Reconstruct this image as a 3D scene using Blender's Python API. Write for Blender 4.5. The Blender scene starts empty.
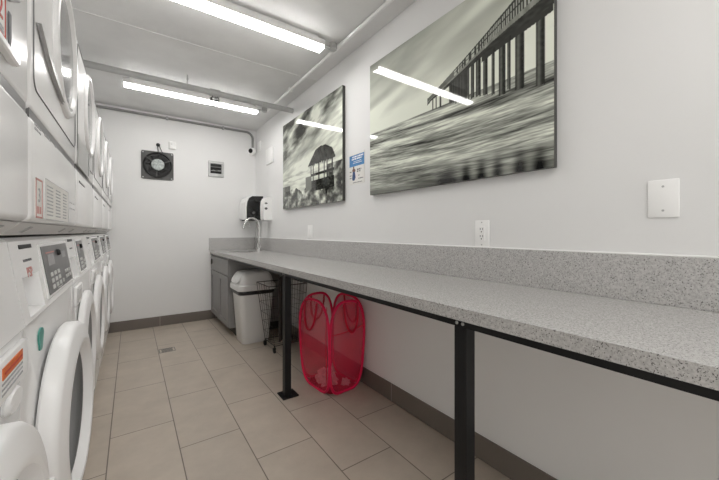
import bpy, bmesh, math, random
import numpy as np
from mathutils import Vector, Matrix, noise
random.seed(4)
PI = math.pi
col = bpy.context.scene.collection

# ------------------------------------------------------------------ room numbers (metres)
CAM_Z = 1.093
RX = 1.383          # right wall
LX = -0.95          # left wall behind the machines
BY = 4.43           # back wall
FY = -1.5           # wall behind the camera
HZ = 2.467          # ceiling
DX = -0.172         # front plane of the dryers
MX = -0.19          # front plane of the machines

# ------------------------------------------------------------------ materials
def new_mat(name, base=(.8, .8, .8), rough=.5, metal=0.0, spec=.5, coat=0.0):
    m = bpy.data.materials.new(name); m.use_nodes = True
    p = m.node_tree.nodes['Principled BSDF']
    p.inputs['Base Color'].default_value = (*base, 1)
    p.inputs['Roughness'].default_value = rough
    p.inputs['Metallic'].default_value = metal
    p.inputs['Specular IOR Level'].default_value = spec
    p.inputs['Coat Weight'].default_value = coat
    p.inputs['Coat Roughness'].default_value = .05
    return m, m.node_tree, p

def noisy(name, base, rough=.5, metal=0.0, spec=.5, amount=.06, scale=6.0, bump=0.0, bscale=200.0, coat=0.0):
    """a plain material with gentle procedural unevenness in colour and, if asked, in relief"""
    m, nt, p = new_mat(name, base, rough, metal, spec, coat)
    tc = nt.nodes.new('ShaderNodeTexCoord')
    n = nt.nodes.new('ShaderNodeTexNoise'); n.inputs['Scale'].default_value = scale; n.inputs['Detail'].default_value = 5
    nt.links.new(tc.outputs['Object'], n.inputs['Vector'])
    r = nt.nodes.new('ShaderNodeValToRGB')
    r.color_ramp.elements[0].position = .3; r.color_ramp.elements[1].position = .7
    r.color_ramp.elements[0].color = (*[max(0, c * (1 - amount)) for c in base], 1)
    r.color_ramp.elements[1].color = (*[min(1, c * (1 + amount)) for c in base], 1)
    nt.links.new(n.outputs['Fac'], r.inputs['Fac']); nt.links.new(r.outputs['Color'], p.inputs['Base Color'])
    if bump:
        b = nt.nodes.new('ShaderNodeTexNoise'); b.inputs['Scale'].default_value = bscale
        nt.links.new(tc.outputs['Object'], b.inputs['Vector'])
        bu = nt.nodes.new('ShaderNodeBump'); bu.inputs['Strength'].default_value = bump; bu.inputs['Distance'].default_value = .002
        nt.links.new(b.outputs['Fac'], bu.inputs['Height']); nt.links.new(bu.outputs['Normal'], p.inputs['Normal'])
    return m

def tile_mat(name, c1, c2, mortar, w, hgt, axes, off, offset, msize=.004, rough=.4, amt=.12):
    """axes picks which object coordinates run along and across the tiles"""
    m, nt, p = new_mat(name, c1, rough)
    tc = nt.nodes.new('ShaderNodeTexCoord'); sx = nt.nodes.new('ShaderNodeSeparateXYZ'); cx = nt.nodes.new('ShaderNodeCombineXYZ')
    nt.links.new(tc.outputs['Object'], sx.inputs[0])
    for k in (0, 1):
        a = nt.nodes.new('ShaderNodeMath'); a.operation = 'ADD'; a.inputs[1].default_value = off[k]
        nt.links.new(sx.outputs[axes[k]], a.inputs[0]); nt.links.new(a.outputs[0], cx.inputs[k])
    b = nt.nodes.new('ShaderNodeTexBrick'); b.offset = offset; b.offset_frequency = 2
    b.inputs['Scale'].default_value = 1; b.inputs['Mortar Size'].default_value = msize; b.inputs['Mortar Smooth'].default_value = .3
    b.inputs['Brick Width'].default_value = w; b.inputs['Row Height'].default_value = hgt
    b.inputs['Color1'].default_value = (*c1, 1); b.inputs['Color2'].default_value = (*c2, 1); b.inputs['Mortar'].default_value = (*mortar, 1)
    nt.links.new(cx.outputs[0], b.inputs['Vector'])
    n = nt.nodes.new('ShaderNodeTexNoise'); n.inputs['Scale'].default_value = 5; n.inputs['Detail'].default_value = 8; n.inputs['Roughness'].default_value = .65
    nt.links.new(tc.outputs['Object'], n.inputs['Vector'])
    mr = nt.nodes.new('ShaderNodeMapRange'); mr.inputs['From Min'].default_value = .25; mr.inputs['From Max'].default_value = .75
    mr.inputs['To Min'].default_value = 1 - amt; mr.inputs['To Max'].default_value = 1 + amt
    nt.links.new(n.outputs['Fac'], mr.inputs['Value'])
    mx = nt.nodes.new('ShaderNodeVectorMath'); mx.operation = 'SCALE'
    nt.links.new(b.outputs['Color'], mx.inputs[0]); nt.links.new(mr.outputs[0], mx.inputs['Scale'])
    nt.links.new(mx.outputs[0], p.inputs['Base Color'])
    bu = nt.nodes.new('ShaderNodeBump'); bu.inputs['Strength'].default_value = .4; bu.inputs['Distance'].default_value = .002; bu.invert = True
    nt.links.new(b.outputs['Fac'], bu.inputs['Height']); nt.links.new(bu.outputs['Normal'], p.inputs['Normal'])
    return m

def quartz_mat():
    m, nt, p = new_mat('speckled_quartz', (.4, .39, .38), .20, 0, .8)
    tc = nt.nodes.new('ShaderNodeTexCoord')
    def specks(scale, lo, hi, seed):
        mp = nt.nodes.new('ShaderNodeMapping'); mp.inputs['Location'].default_value = (seed, seed * 2, seed * 3)
        nt.links.new(tc.outputs['Object'], mp.inputs['Vector'])
        n = nt.nodes.new('ShaderNodeTexNoise'); n.inputs['Scale'].default_value = scale; n.inputs['Detail'].default_value = 1.5
        nt.links.new(mp.outputs[0], n.inputs['Vector'])
        r = nt.nodes.new('ShaderNodeMapRange'); r.inputs['From Min'].default_value = lo; r.inputs['From Max'].default_value = hi
        nt.links.new(n.outputs['Fac'], r.inputs['Value']); return r.outputs[0]
    base = nt.nodes.new('ShaderNodeTexNoise'); base.inputs['Scale'].default_value = 160; base.inputs['Detail'].default_value = 3
    nt.links.new(tc.outputs['Object'], base.inputs['Vector'])
    r = nt.nodes.new('ShaderNodeValToRGB'); r.color_ramp.elements[0].position = .35; r.color_ramp.elements[1].position = .65
    r.color_ramp.elements[0].color = (.42, .412, .402, 1); r.color_ramp.elements[1].color = (.56, .55, .538, 1)
    nt.links.new(base.outputs['Fac'], r.inputs['Fac'])
    last = r.outputs['Color']
    for sc, lo, hi, seed, c in ((330, .62, .68, 1.3, (.085, .08, .078, 1)), (220, .66, .71, 4.7, (.12, .112, .108, 1)), (200, .74, .78, 8.1, (.8, .79, .77, 1))):
        mx = nt.nodes.new('ShaderNodeMix'); mx.data_type = 'RGBA'
        nt.links.new(specks(sc, lo, hi, seed), mx.inputs[0]); nt.links.new(last, mx.inputs[6]); mx.inputs[7].default_value = c
        last = mx.outputs[2]
    nt.links.new(last, p.inputs['Base Color'])
    return m

def net_mat(name, colour, cover):
    """fine woven netting: part of the light goes straight through"""
    m, nt, p = new_mat(name, colour, .6)
    out = [n for n in nt.nodes if n.type == 'OUTPUT_MATERIAL'][0]
    t = nt.nodes.new('ShaderNodeBsdfTransparent'); mx = nt.nodes.new('ShaderNodeMixShader')
    tc = nt.nodes.new('ShaderNodeTexCoord'); n = nt.nodes.new('ShaderNodeTexNoise'); n.inputs['Scale'].default_value = 500
    nt.links.new(tc.outputs['Object'], n.inputs['Vector'])
    r = nt.nodes.new('ShaderNodeMapRange'); r.inputs['To Min'].default_value = cover - .12; r.inputs['To Max'].default_value = cover + .12
    nt.links.new(n.outputs['Fac'], r.inputs['Value']); nt.links.new(r.outputs[0], mx.inputs[0])
    nt.links.new(t.outputs[0], mx.inputs[1]); nt.links.new(p.outputs[0], mx.inputs[2]); nt.links.new(mx.outputs[0], out.inputs[0])
    return m

def glass_mat():
    m, nt, p = new_mat('dark_door_glass', (.012, .013, .014), .06, 0, .3)
    out = [n for n in nt.nodes if n.type == 'OUTPUT_MATERIAL'][0]
    t = nt.nodes.new('ShaderNodeBsdfTransparent'); t.inputs[0].default_value = (.55, .57, .58, 1)
    mx = nt.nodes.new('ShaderNodeMixShader')
    tc = nt.nodes.new('ShaderNodeTexCoord'); n = nt.nodes.new('ShaderNodeTexNoise'); n.inputs['Scale'].default_value = 9
    nt.links.new(tc.outputs['Object'], n.inputs['Vector'])
    r = nt.nodes.new('ShaderNodeMapRange'); r.inputs['To Min'].default_value = .70; r.inputs['To Max'].default_value = .85
    nt.links.new(n.outputs['Fac'], r.inputs['Value']); nt.links.new(r.outputs[0], mx.inputs[0])
    nt.links.new(t.outputs[0], mx.inputs[1]); nt.links.new(p.outputs[0], mx.inputs[2]); nt.links.new(mx.outputs[0], out.inputs[0])
    return m

def emit_mat(name, colour, strength):
    m = bpy.data.materials.new(name); m.use_nodes = True; nt = m.node_tree
    p = nt.nodes['Principled BSDF']; p.inputs['Base Color'].default_value = (.9, .9, .9, 1)
    p.inputs['Emission Color'].default_value = (*colour, 1); p.inputs['Emission Strength'].default_value = strength
    return m

def print_mat(name, rough=.03):
    m, nt, p = new_mat(name, (.5, .5, .5), rough, 0, .5)
    a = nt.nodes.new('ShaderNodeAttribute'); a.attribute_name = 'ink'
    nt.links.new(a.outputs['Color'], p.inputs['Base Color'])
    return m

M = dict(
    wall=noisy('white_wall_paint', (.80, .80, .795), .42, 0, .4, .015, 1.5, .12, 90),
    ceiling=noisy('painted_concrete', (.70, .70, .695), .55, 0, .4, .06, 3.5, .25, 25),
    enamel=noisy('white_enamel', (.87, .87, .87), .22, 0, .5, .01, 3),
    enamel2=noisy('white_door_plastic', (.90, .90, .90), .28, 0, .5, .01, 3),
    trimgrey=noisy('trim_grey', (.66, .66, .655), .4, 0, .5, .03, 8),
    greyplast=noisy('light_grey_plastic', (.48, .48, .475), .4, 0, .5, .03, 8),
    dark=noisy('black_rubber', (.015, .015, .016), .55, 0, .4, .1, 20),
    panel=noisy('control_panel_grey', (.13, .13, .13), .35, 0, .5, .05, 30),
    key=noisy('key_white', (.62, .62, .61), .4, 0, .5, .02, 30),
    label=noisy('paper_white', (.78, .77, .74), .5, 0, .3, .02, 30),
    ink=noisy('grey_ink', (.16, .16, .17), .6, 0, .2, .1, 40),
    inkpale=noisy('pale_ink', (.42, .42, .43), .6, 0, .2, .1, 40),
    red=noisy('red_ink', (.52, .07, .05), .5, 0, .3, .05, 40),
    pinkink=noisy('faded_red_ink', (.55, .25, .23), .5, 0, .3, .05, 40),
    orange=noisy('orange_stripe', (.68, .16, .04), .45, 0, .3, .05, 40),
    teal=noisy('teal_sticker', (.07, .30, .25), .5, 0, .4, .25, 40),
    steel=noisy('brushed_steel', (.55, .55, .55), .28, 1, .5, .05, 40),
    drum=noisy('drum_steel', (.30, .30, .31), .3, 1, .5, .35, 25),
    chrome=noisy('chrome', (.72, .72, .71), .12, 1, .5, .02, 20),
    galv=noisy('painted_pipe_grey', (.42, .42, .415), .45, 0, .5, .08, 12),
    conduit=noisy('conduit_white', (.80, .80, .79), .4, 0, .5, .05, 12),
    conduitdark=noisy('conduit_grey', (.27, .27, .265), .45, 0.2, .5, .08, 12),
    iron=noisy('black_steel_paint', (.009, .009, .010), .42, 0, .3, .15, 30),
    cab=noisy('grey_cabinet_paint', (.27, .265, .26), .42, 0, .4, .04, 5),
    cabdark=noisy('cabinet_dark_gap', (.05, .048, .046), .6, 0, .3, .05, 5),
    binplast=noisy('bin_white_plastic', (.76, .76, .75), .35, 0, .5, .02, 5),
    liner=noisy('black_liner', (.012, .012, .012), .3, 0, .5, .2, 40, .5, 40),
    wire=noisy('dark_wire', (.035, .033, .032), .4, .4, .5, .1, 30),
    board=noisy('dark_brown_board', (.045, .036, .033), .6, 0, .3, .15, 10),
    netting=net_mat('red_netting', (.78, .022, .08), .47),
    piping=noisy('red_piping', (.66, .012, .08), .5, 0, .3, .1, 20),
    strap=noisy('dark_red_strap', (.40, .008, .035), .55, 0, .3, .1, 20),
    laundry=noisy('pale_pink_cloth', (.80, .55, .56), .8, 0, .2, .1, 15, .3, 60),
    fanplate=noisy('fan_plate_grey', (.085, .085, .083), .5, 0, .4, .06, 20),
    fandark=noisy('fan_black', (.02, .02, .02), .45, 0, .4, .1, 20),
    hub=noisy('fan_hub_metal', (.34, .37, .36), .4, .3, .5, .45, 60),
    plate=noisy('white_plate_plastic', (.92, .92, .91), .3, 0, .5, .01, 20),
    smoke=noisy('black_smoke_plastic', (.014, .014, .014), .18, 0, .5, .1, 8),
    blue=noisy('sign_blue', (.045, .20, .46), .35, 0, .5, .15, 30),
    skin=noisy('sign_brown', (.18, .10, .08), .5, 0, .3, .1, 40),
    navy=noisy('sign_navy', (.03, .07, .18), .5, 0, .3, .1, 40),
    edge=noisy('print_edge_dark', (.05, .05, .045), .4, 0, .4, .05, 20),
    lens=emit_mat('lit_diffuser', (1.0, .98, .955), 11.6),
    lensside=emit_mat('lit_side_diffuser', (1.0, .98, .955), 8.0),
    quartz=quartz_mat(), glass=glass_mat(), artprint=print_mat('glossy_photo_print'),
    clear=noisy('dryer_window', (.22, .225, .23), .12, 0, .6, .15, 5),
)
M['floor'] = tile_mat('beige_floor_tile', (.46, .40, .335), (.50, .435, .365), (.17, .14, .115), .6, .2935, (1, 0), (-1.563 + 6.0, -.2 + 2.935), .5, .003)
M['base_y'] = tile_mat('taupe_baseboard_tile', (.155, .133, .115), (.175, .15, .13), (.36, .33, .30), .6, 4.0, (1, 2), (-1.6 + 6.0, 1.0), 0, .003, .4, .08)
M['base_x'] = tile_mat('taupe_baseboard_tile_back', (.155, .133, .115), (.175, .15, .13), (.36, .33, .30), .6, 4.0, (0, 2), (-.271 + 6.0, 1.0), 0, .003, .4, .08)

# ------------------------------------------------------------------ mesh helpers
def new(): return bmesh.new()

def box(bm, x0, x1, y0, y1, z0, z1, bev=0.0, seg=2, mat=None):
    r = bmesh.ops.create_cube(bm, size=1)
    vs = r['verts']
    T = Matrix.Translation(((x0 + x1) / 2, (y0 + y1) / 2, (z0 + z1) / 2)) @ Matrix.Diagonal((abs(x1 - x0), abs(y1 - y0), abs(z1 - z0), 1))
    bmesh.ops.transform(bm, matrix=T, verts=vs)
    if bev:
        es = list({e for v in vs for e in v.link_edges})
        g = bmesh.ops.bevel(bm, geom=es, offset=bev, segments=seg, affect='EDGES', profile=.5)
        vs = list({v for f in g['faces'] for v in f.verts} | {v for v in vs if v.is_valid})
    if mat is not None:
        bmesh.ops.transform(bm, matrix=mat, verts=[v for v in vs if v.is_valid])
    return vs

def tube(bm, pts, r, n=8, closed=False, cap=True):
    pts = [Vector(p) for p in pts]; N = len(pts); rings = []; prev = None
    for i, p in enumerate(pts):
        a = pts[(i - 1) % N] if (closed or i > 0) else p
        b = pts[(i + 1) % N] if (closed or i < N - 1) else p
        t = (b - a).normalized()
        if prev is None:
            u = t.orthogonal().normalized()
        else:
            u = prev - t * prev.dot(t)
            u = u.normalized() if u.length > 1e-6 else t.orthogonal().normalized()
        prev = u; w = t.cross(u)
        rr = r[i] if isinstance(r, (list, tuple)) else r
        rings.append([bm.verts.new(p + (u * math.cos(2 * PI * k / n) + w * math.sin(2 * PI * k / n)) * rr) for k in range(n)])
    for i in range(N if closed else N - 1):
        A, B = rings[i], rings[(i + 1) % N]
        for k in range(n):
            bm.faces.new((A[k], A[(k + 1) % n], B[(k + 1) % n], B[k]))
    if cap and not closed:
        bm.faces.new(rings[0][::-1]); bm.faces.new(rings[-1])

def lathe(bm, prof, mat, n=32, cap0=True, cap1=True, a0=0, a1=2 * PI):
    """prof: (radius, height along local z)"""
    rings = []
    for r, z in prof:
        if r < 1e-6: rings.append([bm.verts.new(mat @ Vector((0, 0, z)))])
        else: rings.append([bm.verts.new(mat @ Vector((r * math.cos(2 * PI * k / n), r * math.sin(2 * PI * k / n), z))) for k in range(n)])
    for A, B in zip(rings, rings[1:]):
        for k in range(n):
            q = (k + 1) % n
            if len(A) == 1 and len(B) == 1: continue
            if len(A) == 1: bm.faces.new((A[0], B[q], B[k]))
            elif len(B) == 1: bm.faces.new((A[k], A[q], B[0]))
            else: bm.faces.new((A[k], A[q], B[q], B[k]))
    if cap0 and len(rings[0]) > 1: bm.faces.new(rings[0][::-1])
    if cap1 and len(rings[-1]) > 1: bm.faces.new(rings[-1])

def prism(bm, poly, d0, d1, mat):
    """poly in local x,y extruded along local z"""
    a = [bm.verts.new(mat @ Vector((x, y, d0))) for x, y in poly]
    b = [bm.verts.new(mat @ Vector((x, y, d1))) for x, y in poly]
    n = len(poly)
    bm.faces.new(a[::-1]); bm.faces.new(b)
    for i in range(n): bm.faces.new((a[i], a[(i + 1) % n], b[(i + 1) % n], b[i]))

def loft(bm, secs, n=6, cap=True):
    """secs: (cx, cy, hx, hy, r, z) rounded rectangles stacked upward"""
    rings = []
    for cx, cy, hx, hy, r, z in secs:
        ring = []
        for sx, sy, a in ((1, 1, 0), (-1, 1, PI / 2), (-1, -1, PI), (1, -1, 1.5 * PI)):
            for k in range(n + 1):
                t = a + PI / 2 * k / n
                ring.append(bm.verts.new((cx + sx * (hx - r) + r * math.cos(t), cy + sy * (hy - r) + r * math.sin(t), z)))
        rings.append(ring)
    L = len(rings[0])
    for A, B in zip(rings, rings[1:]):
        for k in range(L): bm.faces.new((A[k], A[(k + 1) % L], B[(k + 1) % L], B[k]))
    if cap: bm.faces.new(rings[0][::-1]); bm.faces.new(rings[-1])

def frame(o, ux, uy):
    """local x,y,z -> world, z = ux x uy"""
    ux = Vector(ux).normalized(); uy = Vector(uy).normalized(); uz = ux.cross(uy)
    m = Matrix((ux, uy, uz)).transposed().to_4x4(); m.translation = Vector(o)
    return m

def obj(name, bm, mat, parent=None, smooth=False, fix=True):
    if fix: bmesh.ops.recalc_face_normals(bm, faces=bm.faces)
    me = bpy.data.meshes.new(name); bm.to_mesh(me); bm.free()
    if smooth:
        me.polygons.foreach_set('use_smooth', [True] * len(me.polygons))
        try: me.set_sharp_from_angle(angle=math.radians(38))
        except Exception: pass
    o = bpy.data.objects.new(name, me); col.objects.link(o)
    me.materials.append(M[mat] if isinstance(mat, str) else mat)
    if parent is not None:
        o.parent = parent
        o.matrix_parent_inverse = parent_inv(parent)
    return o

def world(o):
    m = o.matrix_basis.copy()
    if o.parent: m = world(o.parent) @ o.matrix_parent_inverse @ m
    return m
def parent_inv(p): return world(p).inverted()

def tag(o, label, cat, group=None):
    o['label'] = label; o['category'] = cat
    if group: o['group'] = group
    return o
def thing(name, label, cat, loc, group=None):
    o = bpy.data.objects.new(name, None); o.empty_display_size = .05; o.location = loc; col.objects.link(o)
    return tag(o, label, cat, group)
def struct(name, bm, mat):
    o = obj(name, bm, mat); o['kind'] = 'structure'; return o

def text_bm(s, size, mat, depth=.0004):
    cu = bpy.data.curves.new('lettering', 'FONT'); cu.body = s; cu.size = size; cu.align_x = 'CENTER'; cu.align_y = 'CENTER'; cu.extrude = depth
    to = bpy.data.objects.new('lettering', cu); col.objects.link(to)
    me = bpy.data.meshes.new_from_object(to.evaluated_get(bpy.context.evaluated_depsgraph_get()))
    bm = new(); bm.from_mesh(me); bmesh.ops.transform(bm, matrix=mat, verts=bm.verts)
    bpy.data.objects.remove(to); bpy.data.curves.remove(cu); bpy.data.meshes.remove(me)
    return bm

def strokes(bm, mat, x0, x1, y, h, depth=.0008, seed=0, fill=.75):
    """a line of small illegible print: a row of short bars"""
    rng = random.Random(seed); x = x0
    while x < x1:
        w = rng.uniform(.5, 2.2) * h
        box(bm, x, min(x + w, x1), y - h / 2, y + h / 2, 0, depth, mat=mat)
        x += w + h * rng.uniform(.3, .8)

# ------------------------------------------------------------------ the room shell
b = new(); box(b, LX - .1, RX + .1, FY - .1, BY + .1, -.1, 0); struct('floor', b, 'floor')
b = new(); box(b, LX - .1, RX + .1, FY - .1, BY + .1, HZ, HZ + .1); struct('ceiling', b, 'ceiling')
b = new(); box(b, RX, RX + .1, FY - .1, BY + .1, 0, HZ); struct('wall_right', b, 'wall')
b = new(); box(b, LX - .1, RX, BY, BY + .1, 0, HZ); struct('wall_back', b, 'wall')
b = new(); box(b, LX - .1, LX, FY - .1, BY, 0, HZ); struct('wall_left', b, 'wall')
b = new(); box(b, LX, -.25, FY - .1, FY, 0, HZ); box(b, -.25, RX, FY - .1, FY, 2.15, HZ); struct('wall_front', b, 'wall')  # doorway opening added out of view so daylight fills the room
b = new(); box(b, RX - .010, RX, FY, BY, 0, .113, .002, 1); struct('baseboard_right', b, 'base_y')
b = new(); box(b, LX, RX - .010, BY - .010, BY, 0, .113, .002, 1); struct('baseboard_back', b, 'base_x')
b = new()   # thin raised joint across the ceiling slab
box(b, LX, RX, 2.640, 2.648, HZ - .004, HZ); struct('trim_1', b, 'ceiling')

# ------------------------------------------------------------------ countertop, backsplashes, frame
CX0, CZ0, CZ1 = .808, .826, .864
SX0, SX1, SY0, SY1 = .925, 1.195, 3.74, 4.12     # sink cut-out
ct = thing('countertop', 'long speckled grey quartz worktop running along the right wall', 'countertop', (1.1, 1.5, CZ0))
b = new()
RC = RX - .0015
box(b, CX0, RC, -1.3, SY0, CZ0, CZ1); box(b, CX0, RC, SY1, BY - .001, CZ0, CZ1)
box(b, CX0, SX0, SY0, SY1, CZ0, CZ1); box(b, SX1, RC, SY0, SY1, CZ0, CZ1)
obj('slab', b, 'quartz', ct)
b = new(); box(b, RX - .018, RC, -1.3, BY - .001, CZ1, 1.018, .0015, 1); obj('backsplash', b, 'quartz', ct)
b = new(); box(b, .795, RX - .018, BY - .018, BY, CZ1, 1.018, .0015, 1); obj('backsplash', b, 'quartz', ct)
b = new()   # pale caulk bead on top of the long backsplash
tube(b, [(RX - .006, -1.3, 1.020), (RX - .006, BY - .02, 1.020)], .004, 6); obj('caulk_bead', b, 'plate', ct)

sk = thing('sink', 'undermount steel sink sunk in the far end of the worktop', 'sink', (1.06, 3.93, .66))
b = new()
loft(b, [((SX0 + SX1) / 2, (SY0 + SY1) / 2, .10, .15, .03, .66), ((SX0 + SX1) / 2, (SY0 + SY1) / 2, .128, .183, .03, .68), ((SX0 + SX1) / 2, (SY0 + SY1) / 2, .134, .189, .02, CZ0)], cap=False)
f = b.verts[:]
b.verts.ensure_lookup_table(); b.faces.new(b.verts[0:28])
obj('basin', b, 'steel', sk, True)
b = new(); lathe(b, [(.0, .664), (.03, .664), (.035, .667), (.036, .662)], Matrix.Translation((1.06, 3.93, 0)), 20); obj('drain_cup', b, 'chrome', sk, True)

# gooseneck faucet
fx, fy = 1.258, 3.905
fa = thing('faucet', 'tall chrome gooseneck faucet at the sink', 'faucet', (fx, fy, CZ1))
b = new(); lathe(b, [(.030, 0), (.030, .006), (.024, .012), (.022, .085), (.016, .10)], Matrix.Translation((fx, fy, CZ1)), 20); obj('valve_body', b, 'chrome', fa, True)
b = new()
pts = [(fx, fy, CZ1 + .08), (fx, fy, CZ1 + .20), (fx, fy, 1.172)]
for k in range(1, 13):
    a = PI * k / 12 * .93
    pts.append((fx - .085 + .085 * math.cos(a), fy, 1.172 + .085 * math.sin(a)))
tube(b, pts, .0125, 12); obj('spout', b, 'chrome', fa, True)
e = Vector(pts[-1]); dr = (e - Vector(pts[-2])).normalized()
b = new(); tube(b, [e - dr * .005, e + dr * .02, e + dr * .055, e + dr * .06], [.013, .016, .018, .014], 12); obj('spray_head', b, 'chrome', fa, True)
b = new(); tube(b, [(fx, fy - .015, CZ1 + .055), (fx, fy - .05, CZ1 + .06), (fx - .01, fy - .062, CZ1 + .075), (fx - .035, fy - .07, CZ1 + .12)], [.012, .013, .009, .006], 10); obj('handle', b, 'chrome', fa, True)
b = new(); tube(b, [(fx - .135, fy - .01, 1.205), (fx - .118, fy - .014, 1.165), (fx - .112, fy - .014, 1.14)], [.004, .005, .004], 8); obj('spray_lever', b, 'chrome', fa, True)

# black steel frame under the worktop
fr = thing('counter_frame', 'black steel frame with square legs under the grey worktop', 'frame', (.85, 1.3, 0))
b = new(); box(b, .828, .853, -1.3, 3.535, .801, CZ0 - .0005); obj('rail', b, 'iron', fr)
for k, ly in enumerate((-.82, .619, 2.035)):
    b = new(); box(b, .828, .872, ly, ly + .045, .008, .8005, .002, 1)
    leg = obj('leg', b, 'iron', fr)
    b = new(); box(b, .805, .915, ly - .028, ly + .082, 0, .008, .001, 1); obj('base_plate', b, 'iron', leg)
    for s in (.012, .034):
        b = new(); lathe(b, [(.0055, 0), (.0055, .002), (.003, .004), (0, .004)], frame((.828, ly + s, .812), (0, -1, 0), (0, 0, 1)), 12); obj('bolt', b, 'steel', leg, True)

# ------------------------------------------------------------------ sink cabinet
cb = thing('sink_cabinet', 'grey shaker cabinet under the sink end of the worktop', 'cabinet', (1.1, 4.03, 0))
b = new()
cy0, cy1 = 3.540, 4.418
box(b, .833, .853, cy0, cy1, .09, .815); box(b, .853, RX - .012, cy0, cy0 + .018, .09, .815); box(b, .853, RX - .012, cy1 - .018, cy1, .09, .815)
box(b, .853, RX - .012, cy0 + .018, cy1 - .018, .09, .11)
obj('body', b, 'cab', cb)
b = new(); box(b, .90, RX - .012, cy0 + .015, cy1 - .015, 0, .09); obj('toe_kick', b, 'cabdark', cb)
b = new(); box(b, .816, .833, cy0 + .004, cy1 - .012, .635, .800, .002, 1); dw = obj('drawer', b, 'cab', cb)
b = new(); box(b, .800, .816, cy1 - .10, cy1 - .085, .70, .76, .003, 1); obj('pull', b, 'cabdark', dw)
dmid = (cy0 + cy1 - .008) / 2
for y0, y1 in ((cy0 + .004, dmid - .0025), (dmid + .0025, cy1 - .012)):
    b = new()
    st = .058
    box(b, .816, .833, y0, y0 + st, .10, .625, .0015, 1); box(b, .816, .833, y1 - st, y1, .10, .625, .0015, 1)
    box(b, .816, .833, y0 + st, y1 - st, .10, .10 + st, .0015, 1); box(b, .816, .833, y0 + st, y1 - st, .625 - st, .625, .0015, 1)
    dr_ = obj('door', b, 'cab', cb)
    b = new(); box(b, .826, .8325, y0 + st, y1 - st, .10 + st, .625 - st); obj('door_panel', b, 'cab', dr_)

# ------------------------------------------------------------------ trash bin
bn = thing('trash_bin', 'white swing-top trash bin between the grey cabinet and the wire cart', 'trash bin', (1.01, 3.33, 0))
b = new(); cx, cy = 1.010, 3.330
loft(b, [(cx, cy, .128, .115, .04, 0), (cx, cy, .136, .122, .045, .012), (cx, cy, .168, .165, .05, .52)]); obj('body', b, 'binplast', bn, True)
b = new(); loft(b, [(cx, cy, .1735, .1705, .052, .487), (cx, cy, .179, .176, .052, .505), (cx, cy, .1735, .1705, .052, .523)]); obj('liner', b, 'liner', bn, True)
b = new(); loft(b, [(cx, cy, .182, .178, .06, .524), (cx, cy, .190, .186, .06, .532), (cx, cy, .188, .184, .06, .575), (cx, cy, .172, .170, .06, .588), (cx, cy, .150, .165, .06, .660), (cx, cy, .13, .150, .06, .690), (cx, cy, .09, .11, .05, .702)]); ld = obj('lid', b, 'binplast', bn, True)
b = new()
ml = frame((cx - .150, cy, .645), (0, -1, 0), (.55, 0, .83))
loft(b, [(0, 0, .128, .060, .05, 0), (0, 0, .128, .060, .05, .006), (0, 0, .118, .05, .045, .012)]); bmesh.ops.transform(b, matrix=ml, verts=b.verts); obj('swing_flap', b, 'binplast', ld, True)

# ------------------------------------------------------------------ wire cart and its content
wc = thing('wire_cart', 'black wire basket cart on casters beside the white trash bin', 'cart', (1.21, 2.94, 0))
wz0, wz1 = .062, .612
bot = [(1.055, 2.84), (1.325, 2.84), (1.325, 3.09), (1.055, 3.09)]; top = [(.985, 2.785), (1.350, 2.785), (1.350, 3.125), (.985, 3.125)]
b = new()
def cornr(z):
    k = (z - wz0) / (wz1 - wz0)
    return [(p[0] + (q[0] - p[0]) * k, p[1] + (q[1] - p[1]) * k) for p, q in zip(bot, top)]
for i in range(7):
    z = wz0 + (wz1 - wz0) * i / 6
    tube(b, [(x, y, z) for x, y in cornr(z)], .004 if i in (0, 6) else .0014, 5, closed=True)
lo, hi = cornr(wz0), cornr(wz1)
for q in range(4):
    A, B, A2, B2 = lo[q], lo[(q + 1) % 4], hi[q], hi[(q + 1) % 4]
    for i in range(5):
        t = i / 5
        tube(b, [(A[0] + (B[0] - A[0]) * t, A[1] + (B[1] - A[1]) * t, wz0), (A2[0] + (B2[0] - A2[0]) * t, A2[1] + (B2[1] - A2[1]) * t, wz1)], .0025 if i == 0 else .0014, 5)
for i in range(1, 5):
    t = i / 5
    tube(b, [(lo[0][0], lo[0][1] + (lo[3][1] - lo[0][1]) * t, wz0), (lo[1][0], lo[0][1] + (lo[3][1] - lo[0][1]) * t, wz0)], .002, 5)
obj('basket', b, 'wire', wc, True)
for x, y in lo:
    b = new(); tube(b, [(x - .008, y, .021), (x + .008, y, .021)], .021, 14); tube(b, [(x, y, .040), (x, y, .066)], .005, 8)
    box(b, x - .013, x - .010, y - .009, y + .009, .016, .046); box(b, x + .010, x + .013, y - .009, y + .009, .016, .046); box(b, x - .013, x + .013, y - .009, y + .009, .043, .047)
    obj('caster', b, 'dark', wc, True)
b = new(); box(b, 0, .018, -.075, .075, 0, .60, .003, 1, mat=Matrix.Translation((1.165, 2.965, .069)) @ Matrix.Rotation(math.radians(-38), 4, 'Z'))
tag(obj('folded_board', b, 'board'), 'dark upright board standing in the wire cart', 'board')

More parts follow.
